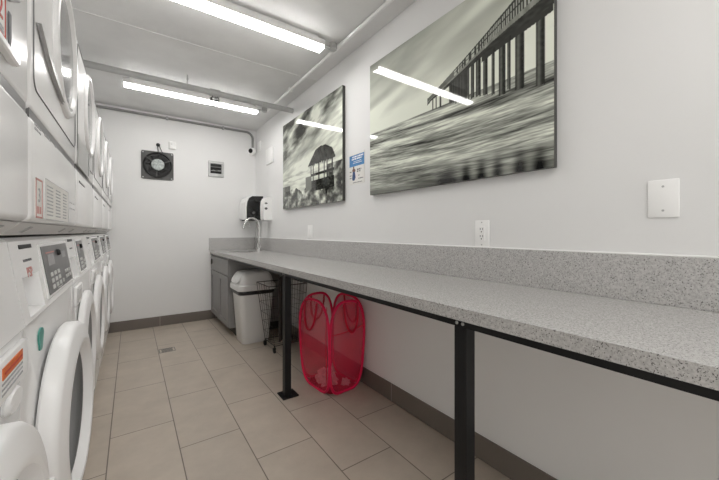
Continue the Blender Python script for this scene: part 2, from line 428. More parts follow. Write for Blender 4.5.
# ------------------------------------------------------------------ red mesh hamper
ha = thing('laundry_hamper', 'red pop-up mesh laundry hamper with loop handles by the right wall', 'laundry hamper', (1.21, 2.08, 0))
HA = Vector((1.050, 1.835, .004)); al = math.radians(5)
HU = Vector((math.cos(al), math.sin(al), 0)); HV = Vector((-math.sin(al), math.cos(al), 0))
WU, WV, HH = .310, .400, .618
def outline(a, H=HH):
    """unit outline of one side panel: a in 0..2pi -> (-1..1, 0..1)"""
    c, s = math.cos(a), math.sin(a)
    n = 3.0 if s > 0 else 4.6
    return (math.copysign(abs(c) ** (2 / n), c), .5 + .5 * math.copysign(abs(s) ** (2 / n), s))
centre = HA + HU * WU / 2 + HV * WV / 2
sides = [(HA + HU * WU / 2, HU, -HV, WU), (HA + HV * WV / 2, -HV, -HU, WV), (HA + HU * WU / 2 + HV * WV, -HU, HV, WU), (HA + HU * WU + HV * WV / 2, HV, HU, WV)]
def side_pt(sd, p, q, push=0.0):
    o, u, nrm, w = sd
    bulge = .022 * (1 - p * p) * math.sin(PI * min(max(q, 0), 1))
    v = o + u * (p * w / 2) + nrm * (bulge + push)
    v = centre + (v - centre) * (1 - .17 * (1 - q) ** 2 - .05 * q ** 2)
    v.z = HA.z + q * HH
    return v
for k, sd in enumerate(sides):
    b = new()
    NR, NA = 7, 48
    c0 = b.verts.new(side_pt(sd, 0, .5)); rings = []
    for r in range(1, NR + 1):
        ring = []
        for a in range(NA):
            p, q = outline(2 * PI * a / NA); t = r / NR
            ring.append(b.verts.new(side_pt(sd, p * t, .5 + (q - .5) * t)))
        rings.append(ring)
    for a in range(NA): b.faces.new((c0, rings[0][a], rings[0][(a + 1) % NA]))
    for A, B in zip(rings, rings[1:]):
        for a in range(NA): b.faces.new((A[a], A[(a + 1) % NA], B[(a + 1) % NA], B[a]))
    obj('mesh_panel', b, 'netting', ha, True)
    b = new(); tube(b, [side_pt(sd, *outline(2 * PI * a / 64), push=.001) for a in range(64)], .0095, 8, closed=True); obj('frame_hoop', b, 'piping', ha, True)
    if k in (0, 1, 2, 3):
        b = new(); pts = []
        off = .12 if k == 0 else -.1
        for i in range(17):
            t = i / 16
            pts.append(side_pt(sd, off + .40 * math.cos(PI * t), .965 - .30 * math.sin(PI * t) ** .8 - (0 if 0 < i < 16 else -.012), push=.012))
        P2 = []
        for p in pts: P2.append(p)
        tube(b, P2, .0075, 6); obj('handle', b, 'strap', ha, True)
b = new(); q = [HA + Vector((0, 0, .002)), HA + HU * WU, HA + HU * WU + HV * WV, HA + HV * WV]
vs = []
for (sx, sy) in ((-1, -1), (1, -1), (1, 1), (-1, 1)):
    for t in np.linspace(0, PI / 2, 6):
        pass
ring = []
for a in range(48):
    p, qq = outline(2 * PI * a / 48)
    ring.append(b.verts.new(centre + HU * (p * WU / 2 * .82) + HV * ((qq * 2 - 1) * WV / 2 * .82) + Vector((0, 0, .003))))
b.faces.new(ring); obj('base_panel', b, 'strap', ha)
# seam straps on the two near faces
b = new(); tube(b, [side_pt(sides[1], .84, .06 + .9 * t / 10, .002) for t in range(11)], .0025, 5); obj('seam', b, 'strap', ha)
b = new(); tube(b, [side_pt(sides[0], -1 + .04 + 1.92 * t / 10, .66 + .004 * t, .002) for t in range(11)], .003, 5); obj('seam', b, 'strap', ha)

def rag(loc, s, seed, label):
    b = new(); bmesh.ops.create_icosphere(b, subdivisions=4, radius=1)
    for v in b.verts:
        n = v.co.normalized()
        d = 1 + .55 * noise.noise(n * 1.9 + Vector((seed, 0, 0))) + .35 * noise.noise(n * 4.5 + Vector((0, seed, 0))) + .12 * noise.noise(n * 9)
        v.co = Vector((n.x * s[0] * d, n.y * s[1] * d, max(n.z * s[2] * d, -s[2] * .45)))
    zmin = min(v.co.z for v in b.verts)
    bmesh.ops.transform(b, matrix=Matrix.Translation(Vector(loc) - Vector((0, 0, zmin))), verts=b.verts)
    tag(obj('laundry_cloth', b, 'laundry', None, True), label, 'laundry', 'laundry in the red hamper')
rag((1.160, 2.06, .010), (.058, .078, .06), 2.1, 'larger pale crumpled cloth at the bottom left of the red hamper')
rag((1.250, 1.955, .010), (.028, .026, .026), 5.3, 'small pale crumpled cloth at the near corner of the red hamper')

# ------------------------------------------------------------------ machines
PITCH = .688; Y0 = .975
XB = -.87                      # back of the machines
FZ0, FZ1 = .905, 1.072         # control fascia
PT = Vector((-.212, 0, 1.072)); PB = Vector((-.187, 0, .905))
slope_up = (PT - PB).normalized()

def seamframe(y, s):            # frame on the sloped fascia; s runs up the slope
    return frame(PB + Vector((0, y, 0)) + slope_up * s, (0, 1, 0), slope_up)

def washer(i, y0, label):
    y1 = y0 + PITCH - .004; yc = (y0 + y1) / 2
    w = thing('washing_machine', label, 'washing machine', (-.53, yc, 0), 'row of front-load washers under the dryers')
    fp = frame((0, 0, 0), (1, 0, 0), (0, 0, 1))        # local x,y = world x,z ; local z = -Y
    # body shell with a round opening in the front
    b = new(); zc = .55; R0 = .22
    box(b, XB, MX - .03, y0, y1, .09, .885, .012, 2)
    # front plate with hole
    N = 64; inner = []; outer = []
    hy, z0, z1 = (y1 - y0) / 2, .09, .885
    for k in range(N):
        a = 2 * PI * k / N; c, s = math.cos(a), math.sin(a)
        inner.append((yc + R0 * c, zc + R0 * s))
        t = min(hy / abs(c) if abs(c) > 1e-6 else 9, ((z1 - zc) if s > 0 else (zc - z0)) / abs(s) if abs(s) > 1e-6 else 9)
        outer.append((yc + t * c, zc + t * s))
    rr = .010
    def ringv(l, x, sc=0): return [b.verts.new((x, y + (-sc if y > yc else sc) * (abs(abs(y - yc) - hy) < 1e-4), z)) for y, z in l]
    A = ringv(outer, MX - .031); B = ringv(outer, MX - rr); B2 = ringv(outer, MX - rr * .3, rr * .3); C = ringv(outer, MX, rr); D = ringv(inner, MX); E_ = ringv(inner, MX - .028)
    for P, Q in ((A, B), (B, B2), (B2, C), (C, D), (D, E_)):
        for k in range(N): b.faces.new((P[k], P[(k + 1) % N], Q[(k + 1) % N], Q[k]))
    obj('body', b, 'enamel', w, True)
    b = new(); box(b, XB + .02, MX - .02, y0 + .01, y1 - .01, 0, .09); obj('plinth', b, 'greyplast', w)
    b = new()
    lathe(b, [(.215, 0), (.215, -.004), (.19, -.006), (.0, -.008)], frame((MX - .0255, yc, zc), (0, 1, 0), (0, 0, 1)), 40, False, False); obj('drum', b, 'drum', w, True)
    # lip above the body and control housing
    b = new()
    prism(b, [(XB, .887), (MX + .002, .887), (MX + .006, .892), (MX + .004, .900), (PB.x, PB.z), (PT.x, PT.z), (PT.x - .012, 1.080), (XB, 1.080)], -y1, -(y0 + .205), fp)
    # coin column: flush top, stepped-back pocket below
    prism(b, [(XB, .990), (-.1995, .990), (PT.x, PT.z), (PT.x - .012, 1.080), (XB, 1.080)], -(y0 + .205), -(y0 + .050), fp)
    prism(b, [(XB, .887), (MX + .002, .887), (MX + .006, .892), (MX + .004, .900), (-.245, .907), (-.252, .99), (XB, .99)], -(y0 + .205), -(y0 + .050), fp)
    prism(b, [(XB, .887), (MX + .002, .887), (MX + .006, .892), (MX + .004, .900), (PB.x, PB.z), (PT.x, PT.z), (PT.x - .012, 1.080), (XB, 1.080)], -(y0 + .050), -y0, fp)
    obj('control_housing', b, 'enamel', w)
    m = seamframe(y0, 0)
    # coin slot
    b = new(); box(b, .070, .180, .150, .160, -.004, .0015, mat=m); cs = obj('coin_slot', b, 'dark', w)
    b = new(); strokes(b, m, .085, .160, .122, .006, .0008, i); obj('coin_print', b, 'ink', cs)
    if i <= 1:
        b = text_bm('PSP', .034, m @ Matrix.Translation((.122, .092, .0006))); obj('price_mark', b, 'pinkink', cs)
    # control panel
    pw = (.252, .662)
    if i == 2: pw = (.252, .45)
    if i == 0: pw = (.252, .485)
    b = new(); box(b, pw[0] - .012, pw[1] + .012, .004, .156, 0, .004, .0015, 1, mat=m); cp = obj('panel_bezel', b, 'enamel2', w)
    b = new(); box(b, pw[0], pw[1], .012, .148, .003, .0055, mat=m); pn = obj('control_panel', b, 'panel', w)
    W_ = pw[1] - pw[0]; X = lambda t: pw[0] + W_ * t
    kw = .018 if i not in (0, 2) else .011
    keys = [(X(.17 + .13 * c) - kw, X(.17 + .13 * c) + kw * .7, .022 + .018 * r, .034 + .018 * r) for r in range(3) for c in range(3)]
    keys.append((X(.56) - kw * .6, X(.56) + kw * .4, .022, .034))
    keys += [(X(.72 + .09 * c) - kw * .6, X(.72 + .09 * c) + kw * .5, .028 + .018 * r, .040 + .018 * r) for r in range(2) for c in range(3)]
    for q in keys:
        b = new(); box(b, *q, .005, .0075, .001, 1, mat=m); obj('key', b, 'key', pn)
    b = new(); box(b, X(.14), X(.36), .090, .122, .005, .006, mat=m); obj('display', b, 'inkpale', pn)
    b = new(); box(b, X(.70), X(.86), .100, .122, .005, .006, mat=m); obj('display', b, 'inkpale', pn)
    b = new(); box(b, X(.10), X(.40), .126, .130, .005, .006, mat=m); obj('panel_stripe', b, 'pinkink', pn)
    b = new(); lathe(b, [(.010, 0), (.010, .006), (.007, .009), (0, .009)], m @ Matrix.Translation((X(.52), .122, .005)), 16); obj('lock_cap', b, 'dark', pn, True)
    b = new(); 
    for t in range(4): box(b, X(.30 + .05 * t), X(.345 + .05 * t), .0135 + .0016 * abs(t - 1.5), .0165 + .0016 * abs(t - 1.5), .005, .006, mat=m)
    obj('arrow_mark', b, 'key', pn)
    # door, hung on its near edge and standing a little ajar
    ajar = math.radians((1.6, 2.6, .3, .3, .3, .3)[i]); kk = (.95, 1.0, .6, .6, .6, .6)[i]
    hinge = Vector((MX + .003, yc - .262, zc))
    base = Matrix.Translation(hinge) @ Matrix.Rotation(-ajar, 4, 'Z') @ Matrix.Translation(-hinge)
    dm = base @ frame((MX + .003, yc, zc), (0, 1, 0), (0, 0, 1)) @ Matrix.Diagonal((1, 1, kk, 1))
    b = new()
    lathe(b, [(.170, .000), (.260, .000), (.266, .006), (.265, .030), (.258, .040), (.248, .044), (.214, .052), (.206, .054), (.199, .051), (.190, .034), (.186, .026), (.178, .022)], dm, 72, False, False); dd = obj('door', b, 'enamel2', w, True)
    b = new()
    lathe(b, [(.188, .027), (.170, .023), (.12, .017), (.06, .014), (.0, .013)], dm, 48, False, False); obj('door_glass', b, 'glass', dd, True)
    b = new()
    box(b, .238, .268, -.05, .05, .030, .050, .006, 2, mat=dm); obj('door_grip', b, 'enamel2', dd, True)
    # soap drawer or label
    mm = frame((MX, y0, 0), (0, 1, 0), (0, 0, 1))
    if i == 0:
        b = new(); box(b, .430, .672, .800, .872, 0, .012, .004, 2, mat=mm); sd = obj('soap_drawer', b, 'enamel2', w, True)
        b = new(); box(b, .505, .625, .842, .862, .011, .0135, mat=mm); st_ = obj('warning_label', b, 'orange', sd)
        st_['label'] = 'orange striped warning label'
        b = new(); box(b, .512, .618, .850, .853, .013, .0145, mat=mm); obj('stripe', b, 'red', st_)
        b = new()
        for r in range(3): strokes(b, mm @ Matrix.Translation((0, 0, .0115)), .505, .63, .834 - .009 * r, .004, .001, 10 + r)
        for r in range(4): strokes(b, mm @ Matrix.Translation((0, 0, .0115)), .445, .490, .856 - .011 * r, .005, .001, 20 + r)
        obj('drawer_print', b, 'inkpale', sd)
        b = new(); lathe(b, [(.05, 0), (.052, .004), (.044, .010), (.0, .012)], mm @ Matrix.Translation((.600, .772, 0)) @ Matrix.Diagonal((1, .42, 1, 1)), 28, False, False); obj('drawer_pull', b, 'enamel2', w, True)
    elif i == 1:
        b = new()
        poly = [(.165 + .026 * math.cos(a) * (1 + .2 * math.sin(3 * a)), .822 + .033 * math.sin(a) * (1 + .15 * math.cos(2 * a))) for a in np.linspace(0, 2 * PI, 22)[:-1]]
        prism(b, poly, 0, .003, mm); o = obj('sticker', b, 'teal', w); o['label'] = 'torn teal sticker'
        pass
    else:
        b = new(); box(b, .05, .235, .795, .872, 0, .012, .004, 2, mat=mm); sd = obj('soap_drawer', b, 'enamel2', w, True)
        b = new(); box(b, .064, .078, .805, .862, .008, .0132, mat=mm); obj('drawer_grip', b, 'greyplast', sd)
        b = new(); box(b, .105, .21, .812, .850, .0105, .0128, mat=mm); obj('drawer_label', b, 'key', sd)
    return w

def dryer(i, y0, label):
    y0 -= .03; y1 = y0 + PITCH - .004; yc = (y0 + y1) / 2
    d = thing('clothes_dryer', label, 'clothes dryer', (-.53, yc, 1.084), 'row of dryers stacked on the washers')
    fp = frame((0, 0, 0), (1, 0, 0), (0, 0, 1))
    b = new(); box(b, XB, DX - .010, y0, y1, 1.113, 1.853, .016, 3); obj('body', b, 'enamel', d, True)
    b = new(); prism(b, [(XB, 1.086), (-.215, 1.086), (-.187, 1.113), (XB, 1.113)], -y1, -y0, fp); bs = obj('base_trim', b, 'trimgrey', d)
    b = new()
    ub = (Vector((-.187, 0, 1.113)) - Vector((-.215, 0, 1.086))).normalized()
    mb = frame((-.2145, y0, 1.0865), (0, 1, 0), ub)
    b.free()
    for yy in (.09, .56):
        b = new(); prism(b, [(yy, .010), (yy + .022, .010), (yy + .055, .028), (yy + .033, .028)], -.002, .0025, mb); obj('trim_slot', b, 'inkpale', bs)
    b = new(); box(b, DX - .030, DX, y0 + .002, y1 - .002, 1.115, 1.339, .014, 4); ap = obj('access_panel', b, 'enamel', d, True)
    b = new(); box(b, DX - .030, DX - .001, y0 + .002, y1 - .002, 1.349, 1.850, .014, 4); up = obj('front_panel', b, 'enamel', d, True)
    b = new(); box(b, DX - .028, DX - .004, y0 + .012, y1 - .012, 1.333, 1.355); obj('seam_shade', b, 'panel', up)  # dark strip set in the panel gap to stand for its shade
    # slightly raised door panel with rounded corners, split from the strip below by a groove
    b = new()
    rp = 0.03; P = []
    ya, yb, za, zb = y0 + .028, y1 - .028, 1.404, 1.835
    for cx_, cz_, a in ((yb - rp, zb - rp, 0), (ya + rp, zb - rp, PI / 2), (ya + rp, za + rp, PI), (yb - rp, za + rp, 1.5 * PI)):
        for k in range(6): P.append((cx_ + rp * math.cos(a + PI / 2 * k / 5), cz_ + rp * math.sin(a + PI / 2 * k / 5)))
    mY = frame((0, 0, 0), (0, 1, 0), (0, 0, 1))
    ring = [Vector((DX - .0005, y, z)) for y, z in P]
    if i: tube(b, ring, .0022, 5, closed=True); obj('panel_groove', b, 'panel', up)
    else: b.free()
    b = new(); zc = 1.655; yc = y0 + .435
    dm = frame((DX - .001, yc, zc), (0, 1, 0), (0, 0, 1))
    lathe(b, [(.196, -.002), (.196, .002), (.190, .010), (.182, .013), (.174, .012), (.166, .003), (.163, .0005)], dm, 56, False, False); dd = obj('door', b, 'enamel2', d, True)
    b = new(); lathe(b, [(.1655, .0022), (.12, .0022), (.0, .0022)], dm, 40, False, False); obj('door_window', b, 'clear', dd, True)
    # flared finger lip along the bottom of the door
    b = new()
    if i <= 1:
        lip = [(-.385, -.100), (-.30, -.136), (-.21, -.158), (-.10, -.174), (.02, -.178), (.10, -.166), (.155, -.136), (.150, -.118), (.10, -.144), (.02, -.158), (-.10, -.154), (-.21, -.138), (-.30, -.120)]
        prism(b, lip, .000, .010, dm); obj('door_handle', b, 'greyplast', dd)
        b = new(); tube(b, [dm @ Vector((p[0], p[1] - .003, .004)) for p in lip[:7]], .0025, 6); obj('lip_shade', b, 'inkpale', dd, True)  # grey line along the lip's lower edge, drawn in as its shade
    else:
        A_ = [math.radians(a) for a in np.linspace(140, 232, 15)]
        prism(b, [(.190 * math.cos(a), .190 * math.sin(a)) for a in A_] + [((.190 - .045 * math.sin(PI * k / 14)) * math.cos(a), (.190 - .045 * math.sin(PI * k / 14)) * math.sin(a)) for k, a in reversed(list(enumerate(A_)))], .002, .009, dm); obj('door_handle', b, 'dark', dd)
    mm = frame((DX, y0, 0), (0, 1, 0), (0, 0, 1))
    b = new()
    for zz in (1.775, 1.800): lathe(b, [(.006, 0), (.006, .002), (0, .003)], mm @ Matrix.Translation((.63, zz, 0)), 10)
    obj('screw', b, 'panel', up)
    if i == 0:
        b = new(); box(b, .425, .520, 1.405, 1.495, 0, .002, mat=mm); nl = obj('number_label', b, 'label', up); nl['label'] = 'red framed number label'
        b = new(); Z0, Z1 = 1.409, 1.491
        for a in ((.429, .516, Z0, Z0 + .003), (.429, .516, Z1 - .003, Z1), (.429, .432, Z0, Z1), (.513, .516, Z0, Z1)): box(b, a[0], a[1], a[2], a[3], .0018, .0028, mat=mm)
        obj('label_border', b, 'red', nl)
        b = text_bm('2', .052, mm @ Matrix.Translation((.490, 1.450, .0024))); obj('label_digit', b, 'red', nl)
        b = new()
        for r in range(2): strokes(b, mm @ Matrix.Translation((0, 0, .0018)), .45, .505, 1.422 - .006 * r, .004, .0008, r)
        obj('label_print', b, 'inkpale', nl)
        b = new(); box(b, .540, .554, 1.410, 1.470, 0, .0012, mat=mm); obj('barcode_sticker', b, 'ink', up)
        b = new(); box(b, .34, .545, 1.378, 1.392, 0, .014, .003, 1, mat=mm); obj('label_ledge', b, 'enamel2', up)
    if i == 1:
        mL = mm @ Matrix.Translation((-.030, -.016, 0)) @ Matrix.Diagonal((1.5, 1, 1, 1))
        b = new(); box(b, .045, .088, 1.140, 1.228, 0, .0015, mat=mL); pl = obj('price_label', b, 'label', ap); pl['label'] = 'red framed price label'
        b = new()
        for a in ((.045, .088, 1.140, 1.144), (.045, .088, 1.224, 1.228), (.045, .048, 1.140, 1.228), (.085, .088, 1.140, 1.228)): box(b, *a, .0014, .0022, mat=mL)
        for yy in (.054, .069): box(b, yy, yy + .009, 1.150, 1.166, .0014, .0022, mat=mL)
        obj('label_border', b, 'pinkink', pl)
        b = text_bm('3', .045, mL @ Matrix.Translation((.067, 1.190, .0018)) @ Matrix.Diagonal((.7, 1, 1, 1))); obj('label_digit', b, 'inkpale', pl)
        b = new(); box(b, .112, .345, 1.140, 1.240, 0, .0010, mat=mL); pl = obj('instruction_label', b, 'label', ap); pl['label'] = 'printed instruction label'
        b = new()
        for a in ((.112, .345, 1.140, 1.1415), (.112, .345, 1.2385, 1.240), (.112, .1145, 1.140, 1.240), (.3425, .345, 1.140, 1.240)): box(b, *a, .0009, .0014, mat=mL)
        for r in range(9):
            for c in range(3): strokes(b, mL @ Matrix.Translation((0, 0, .0008)), .125 + .075 * c, .175 + .072 * c, 1.224 - .009 * r, .0035, .0006, 30 + r * 3 + c)
        obj('label_print', b, 'inkpale', pl)
        b = new()
        for r in range(2): strokes(b, mL, .045, .085, 1.345 - .010 * r, .005, .0006, 70 + r)
        strokes(b, mL, .11, .155, 1.345, .006, .0006, 75); strokes(b, mL, .19, .205, 1.345, .006, .0006, 76)
        obj('panel_print', b, 'inkpale', ap)
        b = new()
        for c in range(2):
            strokes(b, mL, .37 + .05 * c, .40 + .05 * c, 1.21, .004, .0006, 80 + c); strokes(b, mL, .37 + .05 * c, .40 + .05 * c, 1.19, .004, .0006, 90 + c)
        obj('panel_print', b, 'inkpale', ap)
    if i == 2:
        b = new(); box(b, .03, .42, 1.350, 1.475, 0, .004, .001, 1, mat=mm); pp = obj('metal_plate', b, 'greyplast', d); pp['label'] = 'grey plate over the panel seam'
        b = new(); box(b, .37, .41, 1.36, 1.465, .0035, .006, .001, 1, mat=mm); obj('plate_edge', b, 'steel', pp)
    if i >= 2:
        b = new(); box(b, .08, .26, 1.292, 1.299, 0, .002, mat=mm); obj('panel_slot', b, 'panel', ap)
    return d

wl = ['white front-load washer with orange striped label, at the left edge of the photo',
      'white front-load washer with torn teal sticker and the largest grey keypad panel',
      'white front-load washer with a narrow control panel, just beyond the teal-stickered washer',
      'white front-load washer fourth along the row, third from the back wall',
      'white front-load washer fifth along the row, second from the back wall',
      'white front-load washer at the far end of the row beside the back wall']
dl = ['white dryer with red number 2 label at the top left corner of the photo',
      'white dryer with red price label and printed instructions on its lower panel',
      'white dryer with grey plate over its panel seam, third along the stacked row',
      'white stacked dryer fourth along the row, third from the back wall',
      'white stacked dryer fifth along the row, second from the back wall',
      'white stacked dryer at the far end of the row beside the back wall']
for i in range(6):
    y = Y0 + PITCH * (i - 1)
    if i == 5:
        PITCH_OLD = PITCH; PITCH = BY - .014 - y
    washer(i, y, wl[i]); dryer(i, y, dl[i])

# ------------------------------------------------------------------ ceiling lights
def light(name, x0, x1, y, label):
    t = thing(name, label, 'ceiling light', ((x0 + x1) / 2, y, HZ), 'ceiling strip lights')
    w_ = .043
    b = new(); box(b, x0, x1, y - w_, y + w_, HZ - .062, HZ - .020, .003, 1)
    box(b, x0 + .05, x1 - .05, y - .025, y + .025, HZ - .0205, HZ); obj('housing', b, 'conduit', t)
    mt = frame((0, 0, 0), (0, 1, 0), (0, 0, 1))
    b = new(); prism(b, [(y - w_ + .002, HZ - .072), (y - w_ + .008, HZ - .078), (y - .02, HZ - .081), (y + .02, HZ - .081), (y + w_ - .008, HZ - .078), (y + w_ - .002, HZ - .072)], x0 + .010, x1 - .010, mt); obj('diffuser', b, 'lens', t)
    b = new(); prism(b, [(y - w_ + .002, HZ - .0621), (y - w_ + .002, HZ - .0719), (y + w_ - .002, HZ - .0719), (y + w_ - .002, HZ - .0621)], x0 + .010, x1 - .010, mt); obj('side_lens', b, 'lensside', t)
    for xa, xb in ((x0, x0 + .010), (x1 - .010, x1)):
        b = new(); box(b, xa, xb, y - w_, y + w_, HZ - .083, HZ - .062, .002, 1); obj('end_cap', b, 'conduit', t)
light('strip_light', -.115, 1.118, 2.055, 'nearer lit strip light on the ceiling above the worktop')
light('strip_light', -.065, 1.128, 3.550, 'farther lit strip light on the ceiling behind the sprinkler pipe')
light('strip_light', -.10, 1.142, -.330, 'added unseen strip light on the ceiling just behind the camera')  # extra fixture added out of view to brighten the room

# ------------------------------------------------------------------ pipes and conduit
sp = thing('sprinkler_pipe', 'grey sprinkler pipe crossing below the ceiling in front of the far light', 'pipe', (.3, 3.19, 2.36))
b = new(); tube(b, [(LX, 3.19, 2.362), (RX, 3.19, 2.362)], .0255, 16); obj('pipe', b, 'galv', sp, True)
b = new(); lathe(b, [(.045, 0), (.045, .003), (.028, .010), (.022, .010)], frame((RX, 3.19, 2.362), (0, 1, 0), (0, 0, -1)) , 20, False, False); b.free()
b = new(); tube(b, [(.58, 3.19, 2.362), (.665, 3.19, 2.362)], .033, 16); tube(b, [(.622, 3.19, 2.34), (.622, 3.19, 2.318)], .016, 12); obj('tee_fitting', b, 'galv', sp, True)
b = new(); tube(b, [(.40, 3.19, 2.384), (.40, 3.19, HZ)], .005, 8); tube(b, [(.40, 3.19 + .026 * math.cos(a), 2.362 + .026 * math.sin(a)) for a in np.linspace(0, 2 * PI, 20)[:-1]], .004, 6, closed=True); box(b, .392, .408, 3.18, 3.20, 2.425, 2.437); obj('hanger', b, 'galv', sp, True)
b = new(); tube(b, [(.622, 3.19, 2.318), (.622, 3.19, 2.300), (.622, 3.19, 2.285)], [.012, .010, .004], 10); tube(b, [(.622, 3.19, 2.285), (.622, 3.19, 2.272)], .003, 6); lathe(b, [(.014, 2.270), (.014, 2.272), (0, 2.273)], Matrix.Translation((.622, 3.19, 0)), 12); hd = obj('sprinkler_head', b, 'steel', sp, True)
b = new()
for k in range(4):
    a = PI / 4 + PI / 2 * k; c, s = math.cos(a), math.sin(a)
    tube(b, [(.622 + .03 * c, 3.19 + .03 * s, 2.325), (.622 + .042 * c, 3.19 + .042 * s, 2.30), (.622 + .042 * c, 3.19 + .042 * s, 2.262), (.622 + .015 * c, 3.19 + .015 * s, 2.245)], .0032, 6)
for z, r in ((2.31, .037), (2.275, .042), (2.246, .017)): tube(b, [(.622 + r * math.cos(a), 3.19 + r * math.sin(a), z) for a in np.linspace(0, 2 * PI, 18)[:-1]], .0032, 6, closed=True)
obj('wire_guard', b, 'wire', hd, True)

cd = thing('ceiling_conduit', 'thin white conduit running along the ceiling beside the right wall', 'conduit', (1.24, 1.5, HZ))
b = new(); tube(b, [(1.238, FY, HZ - .022), (1.238, 3.55, HZ - .022)], .0135, 10); obj('conduit_tube', b, 'conduit', cd, True)
for y in (2.055, 3.55):
    b = new(); lathe(b, [(.026, -.045), (.030, -.04), (.030, 0)], Matrix.Translation((1.205, y, HZ)), 8); jb = obj('junction_box', b, 'galv', cd)
    b = new(); tube(b, [(1.138, y, HZ - .036), (1.176, y, HZ - .036)], .010, 10); obj('connector', b, 'steel', jb, True)
for y in (.3, 1.35, 2.9):
    b = new(); box(b, 1.222, 1.254, y, y + .02, HZ - .038, HZ, .002, 1); obj('strap_clip', b, 'conduit', cd)

bc = thing('wall_conduit', 'dark grey conduit along the top of the back wall', 'conduit', (.2, BY, 2.42))
b = new()
pts = [(LX, BY - .022, 2.425), (.4, BY - .022, 2.425), (1.25, BY - .022, 2.425)]
for k in range(1, 9):
    a = PI / 2 * k / 8
    pts.append((1.25 + .085 * math.sin(a), BY - .022, 2.425 - .085 + .085 * math.cos(a)))
pts.append((1.335, BY - .022, 2.212))
tube(b, pts, .014, 10); obj('conduit_tube', b, 'conduitdark', bc, True)
for x in (.33, -.4, .95):
    b = new(); box(b, x, x + .022, BY - .038, BY, 2.407, 2.443, .002, 1); obj('strap_clip', b, 'galv', bc)

# ------------------------------------------------------------------ back wall things
cm = thing('security_camera', 'white security camera with black lens in the far upper corner', 'security camera', (1.318, BY, 2.17))
b = new(); lathe(b, [(.048, 0), (.048, .022), (.040, .030)], frame((1.318, BY, 2.172), (1, 0, 0), (0, 0, 1)), 24); obj('mount', b, 'plate', cm, True)
aim = Vector((-.75, -.62, -.10)).normalized()
mm = frame(Vector((1.318, BY - .055, 2.172)), aim.cross(Vector((0, 0, 1))).normalized() * -1, Vector((0, 0, 1)))
zax = aim; xax = Vector((0, 0, 1)).cross(zax).normalized(); yax = zax.cross(xax)
mm = Matrix((xax, yax, zax)).transposed().to_4x4(); mm.translation = Vector((1.318, BY - .058, 2.172))
b = new(); lathe(b, [(.030, -.036), (.042, -.020), (.045, 0), (.042, .020), (.034, .034), (.0, .034)], mm, 24, True, False); obj('housing', b, 'plate', cm, True)
b = new(); lathe(b, [(.030, .034), (.030, .040), (.024, .046), (.0, .048)], mm, 24, True, False); obj('lens', b, 'smoke', cm, True)

# exhaust fan mounted on the wall
fn = thing('exhaust_fan', 'square dark grey exhaust fan on the back wall', 'fan', (.248, BY, 1.70))
fx0, fx1, fz0, fz1 = .088, .408, 1.700, 2.022; fc = Vector((.248, BY, 1.868))
mB = frame((0, BY, 0), (1, 0, 0), (0, 0, 1))     # local z points into the room (-Y)
b = new(); N = 64; R_ = .142
def fan_ring(z, sq):
    out = []
    for k in range(N):
        a = 2 * PI * k / N; c, s = math.cos(a), math.sin(a)
        if sq:
            hx, hz0, hz1 = .16, fc.z - fz0, fz1 - fc.z
            t = min(hx / abs(c) if abs(c) > 1e-6 else 9, (hz1 if s > 0 else hz0) / abs(s) if abs(s) > 1e-6 else 9)
        else: t = R_
        out.append(b.verts.new((fc.x + t * c, BY - z, fc.z + t * s)))
    return out
rr_ = [fan_ring(.001, True), fan_ring(.012, True), fan_ring(.012, False), fan_ring(.003, False)]
for P_, Q_ in zip(rr_, rr_[1:]):
    for k in range(N): b.faces.new((P_[k], P_[(k + 1) % N], Q_[(k + 1) % N], Q_[k]))
obj('mounting_plate', b, 'fanplate', fn)
mF = frame(fc, (1, 0, 0), (0, 0, 1))
b = new(); lathe(b, [(.146, .012), (.146, .022), (.138, .024), (.132, .012), (.130, .002), (.0, .002)], mF, 48, False, False); obj('shroud', b, 'fandark', fn, True)
for k in range(7):
    a = 2 * PI * k / 7
    b = new(); vs = []
    for r, da, z0, z1 in ((.06, .26, .006, .030), (.095, .36, .006, .026), (.126, .42, .006, .022)):
        for sgn, z in ((-1, z0), (1, z1)):
            aa = a + sgn * da
            vs.append((r * math.cos(aa), r * math.sin(aa), z))
    up_ = [b.verts.new(mF @ Vector(v)) for v in vs]; dn_ = [b.verts.new(mF @ (Vector(v) - Vector((0, 0, .002)))) for v in vs]
    for A in (up_, dn_):
        b.faces.new((A[0], A[1], A[3], A[2])); b.faces.new((A[2], A[3], A[5], A[4]))
    lp = [0, 1, 3, 5, 4, 2]
    for q in range(6): b.faces.new((up_[lp[q]], up_[lp[(q + 1) % 6]], dn_[lp[(q + 1) % 6]], dn_[lp[q]]))
    obj('blade', b, 'fandark', fn)
b = new(); lathe(b, [(.066, .002), (.066, .034), (.060, .040), (.0, .042)], mF, 32, False, False); obj('hub', b, 'hub', fn, True)
b = new()
for a in (25, 145, 265):
    c, s = math.cos(math.radians(a)), math.sin(math.radians(a))
    box(b, .060, .142, -.006, .006, .026, .034, mat=mF @ Matrix.Rotation(math.radians(a), 4, 'Z'))
obj('spider_arm', b, 'fanplate', fn)
for x in (fx0 + .018, fx1 - .018):
    for z in (fz0 + .018, fz1 - .018):
        b = new(); lathe(b, [(.007, .012), (.007, .014), (0, .016)], mB @ Matrix.Translation((x, z, 0)), 10, False, False); obj('screw', b, 'steel', fn, True)
b = new()
tube(b, [(.250, BY - .004, 2.100), (.247, BY - .015, 2.07), (.252, BY - .016, 2.03), (.258, BY - .030, 1.96)], .0045, 6)
tube(b, [(.262, BY - .004, 2.098), (.275, BY - .015, 2.06), (.296, BY - .016, 2.015), (.285, BY - .030, 1.96)], .004, 6)
obj('power_lead', b, 'dark', fn, True)
